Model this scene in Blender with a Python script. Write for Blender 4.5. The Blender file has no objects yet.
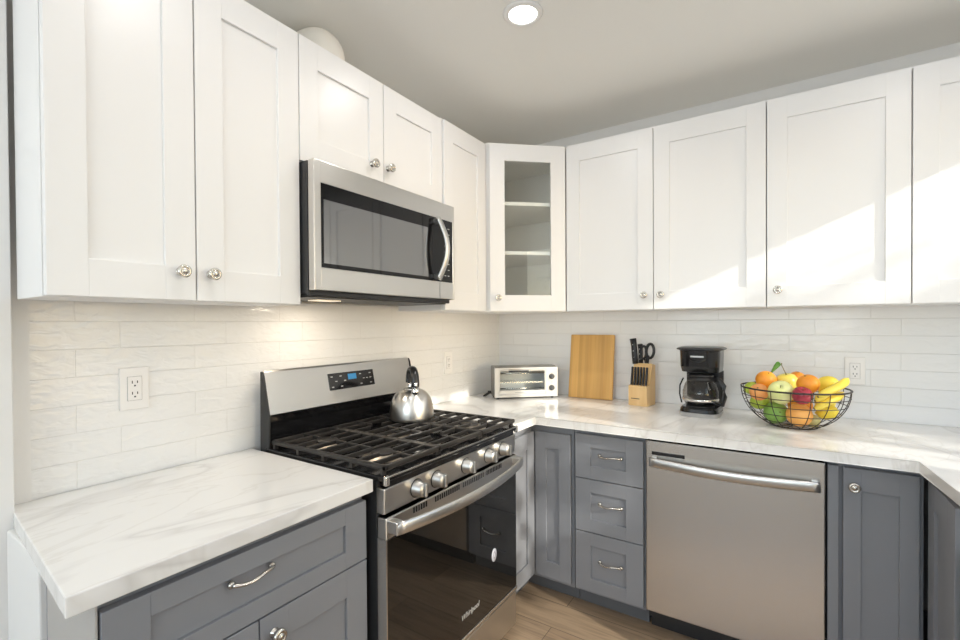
import bpy, bmesh, math, random
from mathutils import Vector, Matrix
random.seed(7)
sc = bpy.context.scene
COL = sc.collection
PI = math.pi

# ------------------------------------------------------------------ camera
cam_d = bpy.data.cameras.new('camera')
cam = bpy.data.objects.new('camera', cam_d); COL.objects.link(cam)
YAW, PITCH, ROLL, FPX = -0.582, -0.0101, -0.0062, 459.1249
cy_, sy_ = math.cos(YAW), math.sin(YAW)
fwd = Vector((sy_, cy_, 0)); rgt = Vector((cy_, -sy_, 0)); up = Vector((0, 0, 1))
c_, s_ = math.cos(PITCH), math.sin(PITCH)
fwd, up = fwd * c_ + up * s_, up * c_ - fwd * s_
c_, s_ = math.cos(ROLL), math.sin(ROLL)
rgt, up = rgt * c_ + up * s_, up * c_ - rgt * s_
m3 = Matrix((rgt, up, -fwd)).transposed()
cam.matrix_world = Matrix.Translation((1.5736, -2.6527, 1.3502)) @ m3.to_4x4()
cam_d.sensor_width = 36.0
cam_d.lens = 36.0 * FPX / 960.0
cam_d.shift_x = 2.2543 / 960.0
cam_d.shift_y = 8.9203 / 960.0
cam_d.clip_start = 0.02
sc.camera = cam

# ------------------------------------------------------------------ world, sun, area lights, exposure
sc.view_settings.view_transform = 'Standard'
sc.view_settings.look = 'None'
sc.view_settings.gamma = 1.0
sc.view_settings.use_curve_mapping = False
sc.view_settings.exposure = -0.72
sc.cycles.max_bounces = 18; sc.cycles.diffuse_bounces = 12; sc.cycles.glossy_bounces = 6; sc.cycles.transparent_max_bounces = 16

w = bpy.data.worlds.new('sky'); sc.world = w; w.use_nodes = True
wn = w.node_tree.nodes; wl = w.node_tree.links
sky = wn.new('ShaderNodeTexSky'); sky.sky_type = 'NISHITA'; sky.sun_disc = False
sky.sun_elevation = math.radians(24); sky.sun_rotation = math.radians(100)
wn['Background'].inputs['Strength'].default_value = 0.6
wl.new(sky.outputs[0], wn['Background'].inputs['Color'])

SUN_DIR = Vector((-1.0, 0.28, -0.45)).normalized()
sun_d = bpy.data.lights.new('sun', 'SUN'); sun_d.energy = 7.0; sun_d.angle = math.radians(0.8)
sun_d.color = (1.0, 0.95, 0.88)
sun = bpy.data.objects.new('sun', sun_d); COL.objects.link(sun)
sun.rotation_euler = SUN_DIR.to_track_quat('-Z', 'Y').to_euler()
sun.location = (6, -2, 4)

def area(name, loc, direction, sx, sy, power, color):
    d = bpy.data.lights.new(name, 'AREA'); d.shape = 'RECTANGLE'; d.size = sx; d.size_y = sy
    d.energy = power; d.color = color
    o = bpy.data.objects.new(name, d); COL.objects.link(o)
    o.location = loc; o.rotation_euler = Vector(direction).to_track_quat('-Z', 'Y').to_euler()
    return o
# added soft fill light behind the camera, tilted up to brighten the ceiling
area('room_fill_light', (1.3, -5.10, 1.55), (0, 1, 1.1), 2.2, 1.5, 78, (0.80, 0.90, 1.0))

# ------------------------------------------------------------------ materials
MATS = {}
def mat(name, color=(.8, .8, .8), rough=.5, metal=0.0, spec=.5, **kw):
    m = bpy.data.materials.new(name); m.use_nodes = True
    b = m.node_tree.nodes['Principled BSDF']
    b.inputs['Base Color'].default_value = (*color, 1)
    b.inputs['Roughness'].default_value = rough
    b.inputs['Metallic'].default_value = metal
    b.inputs['Specular IOR Level'].default_value = spec
    for k, v in kw.items():
        b.inputs[k.replace('_', ' ')].default_value = v
    MATS[name] = m
    return m
def nodes(m): return m.node_tree.nodes, m.node_tree.links, m.node_tree.nodes['Principled BSDF']
def mapped(N, L, scale=(1, 1, 1), rot=(0, 0, 0), loc=(0, 0, 0)):
    tc = N.new('ShaderNodeTexCoord'); mp = N.new('ShaderNodeMapping')
    mp.inputs['Scale'].default_value = scale; mp.inputs['Rotation'].default_value = rot; mp.inputs['Location'].default_value = loc
    L.new(tc.outputs['Object'], mp.inputs['Vector']); return mp.outputs[0]
def ramp(N, L, fac, stops):
    r = N.new('ShaderNodeValToRGB'); e = r.color_ramp.elements
    while len(e) < len(stops): e.new(.5)
    for q, (p, c) in zip(e, stops): q.position = p; q.color = (*c, 1) if len(c) == 3 else c
    L.new(fac, r.inputs[0]); return r.outputs[0]
def noise(N, L, vec, scale, detail=3, dist=0.0, rough=.5):
    n = N.new('ShaderNodeTexNoise'); n.inputs['Scale'].default_value = scale; n.inputs['Detail'].default_value = detail
    n.inputs['Distortion'].default_value = dist; n.inputs['Roughness'].default_value = rough
    L.new(vec, n.inputs['Vector']); return n.outputs['Fac']
def bump(N, L, h, b, strength, dist=.01, prev=None):
    n = N.new('ShaderNodeBump'); n.inputs['Strength'].default_value = strength; n.inputs['Distance'].default_value = dist
    L.new(h, n.inputs['Height'])
    if prev is not None: L.new(prev, n.inputs['Normal'])
    L.new(n.outputs[0], b.inputs['Normal']); return n.outputs[0]

white_paint = mat('white_cabinet_paint', (.83, .825, .82), .34)
white_inside = mat('white_interior_lightened', (.90, .89, .87), .5)  # lighter copy of the cabinet white, lifts the shaded glass cabinet interior
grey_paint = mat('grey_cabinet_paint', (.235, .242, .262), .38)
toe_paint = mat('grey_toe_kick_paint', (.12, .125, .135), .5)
side_lit_paint = mat('cabinet_side_lit_pale', (.44, .42, .395), .45)  # cabinet side with the light falling on it put into a paler colour
wall_paint = mat('wall_paint', (.80, .79, .775), .6)
ceil_paint = mat('ceiling_paint', (.87, .855, .815), .75)
white_trim = mat('white_trim_paint', (.84, .83, .81), .4)
plate_white = mat('white_outlet_plastic', (.84, .82, .80), .35)
slot_dark = mat('dark_slot', (.03, .03, .03), .6)
dark_gap = mat('dark_recess', (.02, .02, .022), .7)
nickel = mat('brushed_nickel', (.66, .63, .58), .24, 1.0)
chrome = mat('chrome', (.75, .75, .75), .08, 1.0)
black_gloss = mat('black_enamel', (.008, .008, .009), .12)
black_plastic = mat('black_plastic', (.014, .014, .015), .28)
black_matte = mat('black_matte_metal', (.022, .022, .023), .45)
cast_iron = mat('cast_iron', (.036, .032, .029), .40, .3)
burner_alu = mat('burner_aluminium', (.50, .44, .37), .38, .9)
oven_glass = mat('black_oven_glass', (.006, .0055, .005), .035, 0, .9)
mw_glass = mat('microwave_door_glass', (.008, .008, .009), .04, 0, .3)
mw_inner = mat('microwave_window_mesh', (.03, .03, .032), .04, 0, .5, IOR=3.0)
blue_screen = mat('blue_clock_display', (.02, .08, .14), .2)
blue_screen.node_tree.nodes['Principled BSDF'].inputs['Emission Color'].default_value = (.06, .45, .9, 1)
blue_screen.node_tree.nodes['Principled BSDF'].inputs['Emission Strength'].default_value = .6
print_grey = mat('grey_printing', (.45, .45, .45), .5)
print_silver = mat('silver_lettering', (.55, .55, .53), .35, .6)
sticker_white = mat('pale_sticker', (.42, .43, .48), .5)
clear_glass = mat('clear_glass', (1, 1, 1), .0, 0, .5, Transmission_Weight=1.0, IOR=1.45)
lamp_lens = mat('lamp_lens', (.9, .9, .9), .5)
b_ = lamp_lens.node_tree.nodes['Principled BSDF']
b_.inputs['Emission Color'].default_value = (1, .96, .9, 1); b_.inputs['Emission Strength'].default_value = 9
warm_lens = mat('warm_lamp_lens', (.9, .85, .75), .5)
b_ = warm_lens.node_tree.nodes['Principled BSDF']
b_.inputs['Emission Color'].default_value = (1, .80, .55, 1); b_.inputs['Emission Strength'].default_value = 1.3
wire_metal = mat('dark_wire', (.055, .048, .045), .38, .7)
knife_plastic = mat('knife_handle_black', (.013, .013, .014), .4)
rivet = mat('rivet_steel', (.7, .7, .7), .3, 1)
heat_label = mat('coffee_emblem_silver', (.55, .55, .55), .3, .8)
rubber = mat('black_rubber', (.015, .015, .015), .6)
duct_white = mat('white_duct_metal', (.84, .80, .73), .4)
oven_inside = mat('toaster_interior', (.52, .52, .52), .4, .6)

# thin window glass: mostly lets light through, with real reflection
def thin_glass(name, tint, refl=.09):
    m = bpy.data.materials.new(name); m.use_nodes = True
    N, L = m.node_tree.nodes, m.node_tree.links
    N.remove(N['Principled BSDF'])
    t = N.new('ShaderNodeBsdfTransparent'); t.inputs[0].default_value = (*tint, 1)
    g = N.new('ShaderNodeBsdfGlossy'); g.inputs['Roughness'].default_value = .02
    fr = N.new('ShaderNodeFresnel'); fr.inputs[0].default_value = 1.5
    mx = N.new('ShaderNodeMixShader')
    ge = N.new('ShaderNodeNewGeometry'); iv = N.new('ShaderNodeMath'); iv.operation = 'SUBTRACT'; iv.inputs[0].default_value = 1
    L.new(ge.outputs['Backfacing'], iv.inputs[1]); mu = N.new('ShaderNodeMath'); mu.operation = 'MULTIPLY'
    L.new(fr.outputs[0], mu.inputs[0]); L.new(iv.outputs[0], mu.inputs[1])
    L.new(mu.outputs[0], mx.inputs[0]); L.new(t.outputs[0], mx.inputs[1]); L.new(g.outputs[0], mx.inputs[2])
    L.new(mx.outputs[0], N['Material Output'].inputs[0])
    return m
pane_glass = thin_glass('pane_glass', (.97, .98, .97))
carafe_glass = thin_glass('carafe_glass', (.86, .85, .84))

def stainless(name, color, rough, scale, aniso=.6, rot=0.0):
    m = mat(name, color, rough, 1.0)
    N, L, b = nodes(m)
    f = noise(N, L, mapped(N, L, scale), 1.0, 4)
    r = ramp(N, L, f, [(.3, (rough * .985,) * 3), (.7, (rough * 1.015,) * 3)])
    L.new(r, b.inputs['Roughness'])
    b.inputs['Anisotropic'].default_value = aniso; b.inputs['Anisotropic Rotation'].default_value = rot
    tg = N.new('ShaderNodeCombineXYZ'); tg.inputs[2].default_value = 1.0   # brushed sideways: highlights stretch up and down
    L.new(tg.outputs[0], b.inputs['Tangent'])
    return m
steel_h = stainless('brushed_stainless', (.66, .645, .62), .28, (6, 6, 300), .7)
steel_dw = stainless('dishwasher_stainless', (.66, .635, .60), .25, (4, 4, 260), .5)
steel_kettle = stainless('kettle_stainless', (.62, .605, .58), .30, (5, 5, 350), .5)
steel_light = mat('satin_steel_trim', (.70, .68, .65), .25, 1.0)
knob_steel = mat('range_knob_steel', (.50, .49, .47), .36, 1.0)
handle_steel = mat('handle_steel', (.66, .65, .635), .30, 1.0)

def tile_mat(name, axis):
    m = mat(name, (.82, .81, .79), .12, 0, .5)
    N, L, b = nodes(m)
    tc = N.new('ShaderNodeTexCoord'); sp = N.new('ShaderNodeSeparateXYZ'); L.new(tc.outputs['Object'], sp.inputs[0])
    cb = N.new('ShaderNodeCombineXYZ')
    ad = N.new('ShaderNodeMath'); ad.operation = 'ADD'; ad.inputs[1].default_value = 2.72 if axis == 'Y' else -.21 + 3
    L.new(sp.outputs[axis], ad.inputs[0]); L.new(ad.outputs[0], cb.inputs[0])
    az = N.new('ShaderNodeMath'); az.operation = 'ADD'; az.inputs[1].default_value = -0.9145 + .75
    L.new(sp.outputs['Z'], az.inputs[0]); L.new(az.outputs[0], cb.inputs[1])
    br = N.new('ShaderNodeTexBrick'); br.offset = .333; br.offset_frequency = 2
    br.inputs['Scale'].default_value = 1; br.inputs['Brick Width'].default_value = .30; br.inputs['Row Height'].default_value = .075
    br.inputs['Mortar Size'].default_value = .0011; br.inputs['Mortar Smooth'].default_value = .25
    br.inputs['Color1'].default_value = (.83, .825, .815, 1); br.inputs['Color2'].default_value = (.815, .81, .80, 1)
    br.inputs['Mortar'].default_value = (.795, .787, .773, 1)
    L.new(cb.outputs[0], br.inputs['Vector']); L.new(br.outputs['Color'], b.inputs['Base Color'])
    # hand-made glaze: soft waves, stretched along the tile
    mp = N.new('ShaderNodeMapping'); mp.inputs['Scale'].default_value = (1, 2.0, 1); L.new(cb.outputs[0], mp.inputs[0])
    wv = noise(N, L, mp.outputs[0], 22, 2, .6)
    n1 = bump(N, L, wv, b, .3 if axis == "Y" else .12, .008)
    inv = N.new('ShaderNodeMath'); inv.operation = 'SUBTRACT'; inv.inputs[0].default_value = 1; L.new(br.outputs['Fac'], inv.inputs[1])
    bump(N, L, inv.outputs[0], b, .8, .002, n1)
    return m
tile_left = tile_mat('glazed_subway_tile_left', 'Y')
tile_back = tile_mat('glazed_subway_tile_back', 'X')

def quartz_mat():
    m = mat('white_quartz_grey_veins', (.83, .82, .80), .16)
    N, L, b = nodes(m)
    v = mapped(N, L, (1.9, .75, 1), (0, 0, .22), (.3, .2, 0))
    a = noise(N, L, v, 1.2, 4, .9, .5)
    base = (.84, .825, .80)
    r1 = ramp(N, L, a, [(0, base), (.478, base), (.497, (.70, .68, .655)), (.505, (.76, .74, .72)), (.535, base), (1, base)])
    v2 = mapped(N, L, (3.2, 1.1, 1), (0, 0, .35), (1.3, .7, 0))
    a2 = noise(N, L, v2, 1.3, 5, .8, .55)
    r2 = ramp(N, L, a2, [(0, (1, 1, 1)), (.48, (1, 1, 1)), (.50, (.90, .89, .875)), (.515, (1, 1, 1)), (1, (1, 1, 1))])
    mx = N.new('ShaderNodeMix'); mx.data_type = 'RGBA'; mx.blend_type = 'MULTIPLY'; mx.inputs[0].default_value = .8
    L.new(r1, mx.inputs[6]); L.new(r2, mx.inputs[7]); L.new(mx.outputs[2], b.inputs['Base Color'])
    return m
quartz = quartz_mat()

def floor_mat():
    m = mat('oak_plank_floor', (.4, .3, .2), .38)
    N, L, b = nodes(m)
    br = N.new('ShaderNodeTexBrick'); br.offset = .37; br.inputs['Scale'].default_value = 1
    br.inputs['Brick Width'].default_value = 1.2; br.inputs['Row Height'].default_value = .17
    br.inputs['Mortar Size'].default_value = .0015; br.inputs['Bias'].default_value = 0
    br.inputs['Color1'].default_value = (.25, .175, .115, 1); br.inputs['Color2'].default_value = (.33, .24, .16, 1)
    br.inputs['Mortar'].default_value = (.10, .07, .045, 1)
    L.new(mapped(N, L), br.inputs['Vector'])
    g = noise(N, L, mapped(N, L, (3, 45, 1)), 1.2, 6, .8)
    gr = ramp(N, L, g, [(.25, (.62, .60, .58)), (.6, (1.05, 1.03, 1.0)), (.8, (.85, .83, .8))])
    mx = N.new('ShaderNodeMix'); mx.data_type = 'RGBA'; mx.blend_type = 'MULTIPLY'; mx.inputs[0].default_value = .9
    L.new(br.outputs['Color'], mx.inputs[6]); L.new(gr, mx.inputs[7]); L.new(mx.outputs[2], b.inputs['Base Color'])
    bump(N, L, g, b, .12, .003)
    return m
floor_wood = floor_mat()

def wood_mat(name, c1, c2, scale, band=None):
    m = mat(name, c1, .42)
    N, L, b = nodes(m)
    g = noise(N, L, mapped(N, L, scale), 1.0, 5, .5)
    col = ramp(N, L, g, [(.25, c1), (.75, c2)])
    if band:
        tc = N.new('ShaderNodeTexCoord'); sp = N.new('ShaderNodeSeparateXYZ'); L.new(tc.outputs['Object'], sp.inputs[0])
        q = N.new('ShaderNodeMath'); q.operation = 'SNAP'; q.inputs[1].default_value = band; L.new(sp.outputs[0], q.inputs[0])
        wn_ = N.new('ShaderNodeTexWhiteNoise'); wn_.noise_dimensions = '1D'; L.new(q.outputs[0], wn_.inputs['W'])
        rr = ramp(N, L, wn_.outputs['Value'], [(0, (.82, .80, .76)), (1, (1.08, 1.08, 1.08))])
        mx = N.new('ShaderNodeMix'); mx.data_type = 'RGBA'; mx.blend_type = 'MULTIPLY'; mx.inputs[0].default_value = 1
        L.new(col, mx.inputs[6]); L.new(rr, mx.inputs[7]); col = mx.outputs[2]
    L.new(col, b.inputs['Base Color'])
    return m
bamboo = wood_mat('bamboo_board', (.62, .34, .09), (.70, .41, .13), (60, 60, 3), .019)
block_wood = wood_mat('pale_block_wood', (.72, .46, .20), (.80, .55, .27), (30, 30, 4))

def fruit_mat(name, c1, c2, nscale=6, rough=.4, bscale=0, bs=.1):
    m = mat(name, c1, rough)
    N, L, b = nodes(m)
    tc = N.new('ShaderNodeTexCoord')
    n = noise(N, L, tc.outputs['Object'], nscale * 8, 4, .3)
    L.new(ramp(N, L, n, [(.3, c1), (.7, c2)]), b.inputs['Base Color'])
    if bscale: bump(N, L, noise(N, L, tc.outputs['Object'], bscale, 1), b, bs, .002)
    return m
F_ORANGE = fruit_mat('orange_peel', (.80, .27, .02), (.88, .36, .035), 3, .42, 420, .25)
F_PEACH = fruit_mat('peach_skin', (.85, .42, .13), (.80, .28, .09), 2, .55)
F_LEMON = fruit_mat('lemon_peel', (.86, .66, .05), (.90, .73, .09), 3, .42, 300, .2)
F_YAPPLE = fruit_mat('yellow_apple_skin', (.86, .68, .10), (.82, .72, .16), 2, .3)
F_GAPPLE = fruit_mat('green_apple_skin', (.70, .74, .25), (.80, .80, .42), 2, .28)
F_RED = fruit_mat('red_apple_skin', (.28, .016, .035), (.40, .04, .06), 3, .25)
F_MANGO = fruit_mat('grapefruit_skin', (.84, .36, .08), (.86, .45, .12), 2, .4, 300, .15)
F_PEAR = fruit_mat('dark_green_skin', (.20, .40, .07), (.30, .50, .12), 3, .35)
F_LIME = fruit_mat('lime_skin', (.42, .55, .05), (.55, .66, .10), 2, .35, 260, .15)
F_KIWI = fruit_mat('kiwi_skin', (.42, .38, .14), (.52, .47, .22), 6, .7)
F_BANANA = fruit_mat('banana_skin', (.86, .66, .06), (.90, .72, .12), 1.5, .4)
F_STEM = mat('fruit_stem', (.20, .16, .06), .7)
F_LEAF = mat('green_leaf', (.12, .30, .04), .4)
tree_leaf = mat('tree_leaf', (.10, .2, .04), .6)
bark = mat('tree_bark', (.14, .10, .07), .8)

# ------------------------------------------------------------------ mesh helpers
class MB:
    def __init__(s): s.v = []; s.f = []; s.sm = []
    def add(s, v, f, M=None, smooth=False):
        o = len(s.v)
        s.v += [(M @ Vector(p)) if M is not None else Vector(p) for p in v]
        s.f += [tuple(i + o for i in q) for q in f]; s.sm += [smooth] * len(f)
        return s
    def box(s, x0, x1, y0, y1, z0, z1, bev=0.0, M=None, seg=2):
        if bev <= 0:
            v = [(x, y, z) for x in (x0, x1) for y in (y0, y1) for z in (z0, z1)]
            f = [(0, 1, 3, 2), (4, 6, 7, 5), (0, 4, 5, 1), (2, 3, 7, 6), (0, 2, 6, 4), (1, 5, 7, 3)]
            return s.add(v, f, M)
        bm = bmesh.new(); bmesh.ops.create_cube(bm, size=1)
        for q in bm.verts:
            q.co = Vector(((x0 + x1) / 2 + q.co.x * (x1 - x0), (y0 + y1) / 2 + q.co.y * (y1 - y0), (z0 + z1) / 2 + q.co.z * (z1 - z0)))
        bmesh.ops.bevel(bm, geom=list(bm.edges), offset=bev, segments=seg, affect='EDGES', profile=.5)
        return s.bm(bm, M)
    def bm(s, bm, M=None, smooth=False):
        bm.verts.index_update()
        s.add([q.co.copy() for q in bm.verts], [tuple(q.index for q in f.verts) for f in bm.faces], M, smooth)
        bm.free(); return s
    def prism(s, poly, h0, h1, M=None, bev=0.0):
        """poly in local xy, extruded along z"""
        n = len(poly)
        area2 = sum(poly[i][0] * poly[(i + 1) % n][1] - poly[(i + 1) % n][0] * poly[i][1] for i in range(n))
        if area2 < 0: poly = poly[::-1]
        v = [(x, y, h0) for x, y in poly] + [(x, y, h1) for x, y in poly]
        f = [tuple(range(n - 1, -1, -1)), tuple(range(n, 2 * n))] + [(i, (i + 1) % n, n + (i + 1) % n, n + i) for i in range(n)]
        if bev > 0:
            bm = bmesh.new(); vs = [bm.verts.new(p) for p in v]
            for q in f: bm.faces.new([vs[i] for i in q])
            bmesh.ops.bevel(bm, geom=list(bm.edges), offset=bev, segments=2, affect='EDGES', profile=.5)
            return s.bm(bm, M)
        return s.add(v, f, M)
    def lathe(s, prof, M=None, seg=32, smooth=True, solid=False):
        ring = not solid and prof[0][0] > 1e-6 and abs(prof[0][0] - prof[-1][0]) < 1e-6
        if ring: prof = list(prof) + [prof[0]]
        v = []; f = []; n = len(prof)
        for k in range(seg):
            a = 2 * PI * k / seg
            v += [(r * math.cos(a), r * math.sin(a), z) for r, z in prof]
        for k in range(seg):
            k2 = (k + 1) % seg
            for i in range(n - 1):
                f.append((k * n + i, k2 * n + i, k2 * n + i + 1, k * n + i + 1))
        if ring: return s.add(v, f, M, smooth)
        if prof[0][0] > 1e-6: f.append(tuple(k * n for k in range(seg - 1, -1, -1)))
        if prof[-1][0] > 1e-6: f.append(tuple(k * n + n - 1 for k in range(seg)))
        return s.add(v, f, M, smooth)
    def cyl(s, r, z0, z1, M=None, seg=24, bev=0.0):
        if bev: p = [(r - bev, z0), (r, z0 + bev), (r, z1 - bev), (r - bev, z1)]
        else: p = [(r, z0), (r, z1)]
        return s.lathe(p, M, seg, True, True)
    def tube(s, pts, r, M=None, seg=10, closed=False, rx=None, upv=None, smooth=True):
        """sweep an (elliptic) section; rx = half width across, r = half thickness"""
        P = [Vector(p) for p in pts]; n = len(P)
        R = r if isinstance(r, (list, tuple)) else [r] * n
        X = rx if isinstance(rx, (list, tuple)) else ([rx] * n if rx else R)
        T = []
        for i in range(n):
            a = P[(i - 1) % n] if (closed or i > 0) else P[i]
            b = P[(i + 1) % n] if (closed or i < n - 1) else P[i]
            T.append((b - a).normalized())
        u = Vector(upv) if upv else Vector((0, 0, 1))
        if abs(T[0].dot(u)) > .95 and not upv: u = Vector((1, 0, 0))
        v = []; f = []
        for i in range(n):
            if upv: u = Vector(upv)
            u = (u - T[i] * u.dot(T[i])).normalized(); w_ = T[i].cross(u)
            for k in range(seg):
                a = 2 * PI * k / seg
                v.append(P[i] + u * (R[i] * math.cos(a)) + w_ * (X[i] * math.sin(a)))
        m_ = n if closed else n - 1
        for i in range(m_):
            j = (i + 1) % n
            for k in range(seg):
                k2 = (k + 1) % seg
                f.append((i * seg + k, i * seg + k2, j * seg + k2, j * seg + k))
        if not closed:
            f.append(tuple(range(seg - 1, -1, -1))); f.append(tuple((n - 1) * seg + k for k in range(seg)))
        return s.add(v, f, M, smooth)
    def sphere(s, r, M=None, seg=24, rings=14, sx=1, sy=1, sz=1):
        p = [(r * math.sin(PI * i / rings), -r * math.cos(PI * i / rings)) for i in range(rings + 1)]
        p[0] = (0.0, -r); p[-1] = (0.0, r)
        Q = (M if M is not None else Matrix.Identity(4)) @ Matrix.Diagonal((sx, sy, sz, 1))
        return s.lathe(p, Q, seg)
    def build(s, name, m, parent=None, label=None):
        me = bpy.data.meshes.new(name); me.from_pydata([tuple(p) for p in s.v], [], s.f)
        me.validate(); me.polygons.foreach_set('use_smooth', s.sm[:len(me.polygons)] if len(s.sm) == len(me.polygons) else [False] * len(me.polygons))
        bm = bmesh.new(); bm.from_mesh(me); bmesh.ops.remove_doubles(bm, verts=bm.verts, dist=1e-6)
        bmesh.ops.recalc_face_normals(bm, faces=bm.faces); bm.to_mesh(me); bm.free()
        me.materials.append(m)
        o = bpy.data.objects.new(name, me); COL.objects.link(o)
        if parent is not None: o.parent = parent
        if label: o['label'] = label
        return o

def RX(a): return Matrix.Rotation(a, 4, 'X')
def RY(a): return Matrix.Rotation(a, 4, 'Y')
def RZ(a): return Matrix.Rotation(a, 4, 'Z')
def T(x, y, z): return Matrix.Translation((x, y, z))
OUT = RX(PI / 2)          # lathe axis z -> -y (towards the viewer of a front face)

def thing(name, label, cat, loc=(0, 0, 0), rz=0.0, group=None):
    o = bpy.data.objects.new(name, None); COL.objects.link(o); o.empty_display_size = .05
    o.location = loc; o.rotation_euler = (0, 0, rz); o['label'] = label; o['category'] = cat
    if group: o['group'] = group
    return o
def tag(o, label, cat, group=None):
    o['label'] = label; o['category'] = cat
    if group: o['group'] = group
    return o
def struct(name, mb, m, label=None):
    o = mb.build(name, m); o['kind'] = 'structure'
    if label: o['label'] = label; o['category'] = name.split('_')[0]
    return o
def text_mesh(name, body, size, m, M, parent, depth=.0008, shear=0.0):
    cu = bpy.data.curves.new(name, 'FONT'); cu.body = body; cu.size = size; cu.extrude = depth; cu.shear = shear
    cu.align_x = 'CENTER'; cu.align_y = 'CENTER'
    t = bpy.data.objects.new(name, cu); COL.objects.link(t)
    dg = bpy.context.evaluated_depsgraph_get(); me = bpy.data.meshes.new_from_object(t.evaluated_get(dg))
    bpy.data.objects.remove(t); me.transform(M); me.materials.clear(); me.materials.append(m)
    o = bpy.data.objects.new(name, me); COL.objects.link(o); o.parent = parent
    return o

# ------------------------------------------------------------------ the room
FL = 0.05; CEIL = 2.49; XR = 2.60; YF = -5.2
struct('floor', MB().box(-.15, XR + .15, YF - .1, .15, FL - .1, FL), floor_wood, 'light oak plank floor')
struct('ceiling', MB().box(-.15, XR + .15, YF - .1, .15, CEIL, CEIL + .1), ceil_paint, 'plain warm white ceiling')
struct('wall_left', MB().box(-.15, -.01, YF, .1, FL, CEIL).box(-.01, .065, YF, -2.353, FL, CEIL, .002).box(-.01, .002, -2.354, -2.31, FL, CEIL), wall_paint, 'white painted wall left of the tile')
struct('wall_back', MB().box(-.01, XR, .01, .15, FL, CEIL), wall_paint, 'white painted wall above the right hand cabinets')
struct('trim_1', MB().box(-.01, 0.0, -2.31, .0, .86, 1.44), tile_left, 'white glossy subway tile backsplash behind the range')
struct('trim_2', MB().box(0, XR, 0.0, .01, .86, 1.44), tile_back, 'white glossy subway tile backsplash behind the fruit bowl')
struct('trim_3', MB().box(.066, .305, -2.368, -2.312, FL, .876, .004), white_trim, 'white painted end pier under the left worktop corner')
# right wall with a window over the worktop and a glazed door beyond
WY0, WY1, WZ0, WZ1 = -.98, -.36, 1.02, 2.20
DY0, DY1, DZ1 = -1.98, -1.06, 2.20
wr = MB()
wr.box(XR, XR + .12, YF, DY0, FL, CEIL)
wr.box(XR, XR + .12, DY0, WY1, 2.20, CEIL)
wr.box(XR, XR + .12, DY1, WY0, FL, 2.20)
wr.box(XR, XR + .12, WY0, WY1, FL, WZ0)
wr.box(XR, XR + .12, WY1, .15, FL, CEIL)
struct('wall_right', wr, wall_paint, 'white painted wall on the right with window and glazed door')
def frame_rect(y0, y1, z0, z1, x, wd, dp):
    return MB().box(x, x + dp, y0, y0 + wd, z0, z1, .003).box(x, x + dp, y1 - wd, y1, z0, z1, .003).box(x, x + dp, y0 + wd, y1 - wd, z0, z0 + wd, .003).box(x, x + dp, y0 + wd, y1 - wd, z1 - wd, z1, .003)
w1 = struct('window_1', frame_rect(WY0, WY1, WZ0, WZ1, XR + .03, .03, .05), white_trim, 'white framed window over the right worktop')
MB().box(XR + .053, XR + .057, WY0 + .03, WY1 - .03, WZ0 + .03, WZ1 - .03).build('window_pane', pane_glass, w1)
d1 = struct('door_1', frame_rect(DY0, DY1, FL, DZ1, XR + .03, .045, .05), white_trim, 'white framed glazed door to the garden')
MB().box(XR + .053, XR + .057, DY0 + .045, DY1 - .045, FL + .045, DZ1 - .045).build('door_pane', pane_glass, d1)
wf = MB()
wf.box(-.15, .1, YF - .12, YF, FL, CEIL); wf.box(2.5, XR + .15, YF - .12, YF, FL, CEIL)
wf.box(.1, 2.5, YF - .12, YF, FL, .7); wf.box(.1, 2.5, YF - .12, YF, 2.35, CEIL)
struct('wall_front', wf, wall_paint, 'white painted wall behind the camera with a wide window')
w2 = MB().box(.1, .15, YF - .08, YF - .03, .7, 2.35).box(2.45, 2.5, YF - .08, YF - .03, .7, 2.35).box(.15, 2.45, YF - .08, YF - .03, .7, .75).box(.15, 2.45, YF - .08, YF - .03, 2.3, 2.35).box(1.28, 1.32, YF - .08, YF - .03, .75, 2.3)
w2 = struct('window_2', w2, white_trim, 'wide white framed window behind the camera')
MB().box(.15, 2.45, YF - .057, YF - .053, .75, 2.3).build('window_pane', pane_glass, w2)

# ------------------------------------------------------------------ ceiling lights
def downlight(x, y, label, power):
    t = thing('recessed_ceiling_light', label, 'ceiling light', (x, y, CEIL), 0, 'recessed ceiling lights')
    MB().lathe([(.052, -.004), (.054, -.0075), (.068, -.006), (.074, -.0005), (.052, -.0005)], None, 40).build('trim_ring', white_trim, t)
    MB().lathe([(0, -.0035), (.052, -.0035), (.052, -.001), (0, -.001)], None, 40).build('lens', lamp_lens, t)
    d = bpy.data.lights.new('ceiling_lamp', 'AREA'); d.shape = 'DISK'; d.size = .09; d.energy = power; d.color = (1, .98, .955)
    o = bpy.data.objects.new('ceiling_lamp', d); COL.objects.link(o); o.location = (x, y, CEIL - .009)
downlight(.785, -1.14, 'small round lit ceiling light over the kitchen corner', 4.5)
for x, y in ((.83, -2.0), (2.06, -1.15), (2.06, -2.1), (.83, -3.5), (2.06, -3.5)):
    d = bpy.data.lights.new('ceiling_lamp', 'AREA'); d.shape = 'DISK'; d.size = .10; d.energy = 4.5; d.color = (1, .98, .955)
    o = bpy.data.objects.new('ceiling_lamp', d); COL.objects.link(o); o.location = (x, y, CEIL - .004)

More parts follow.
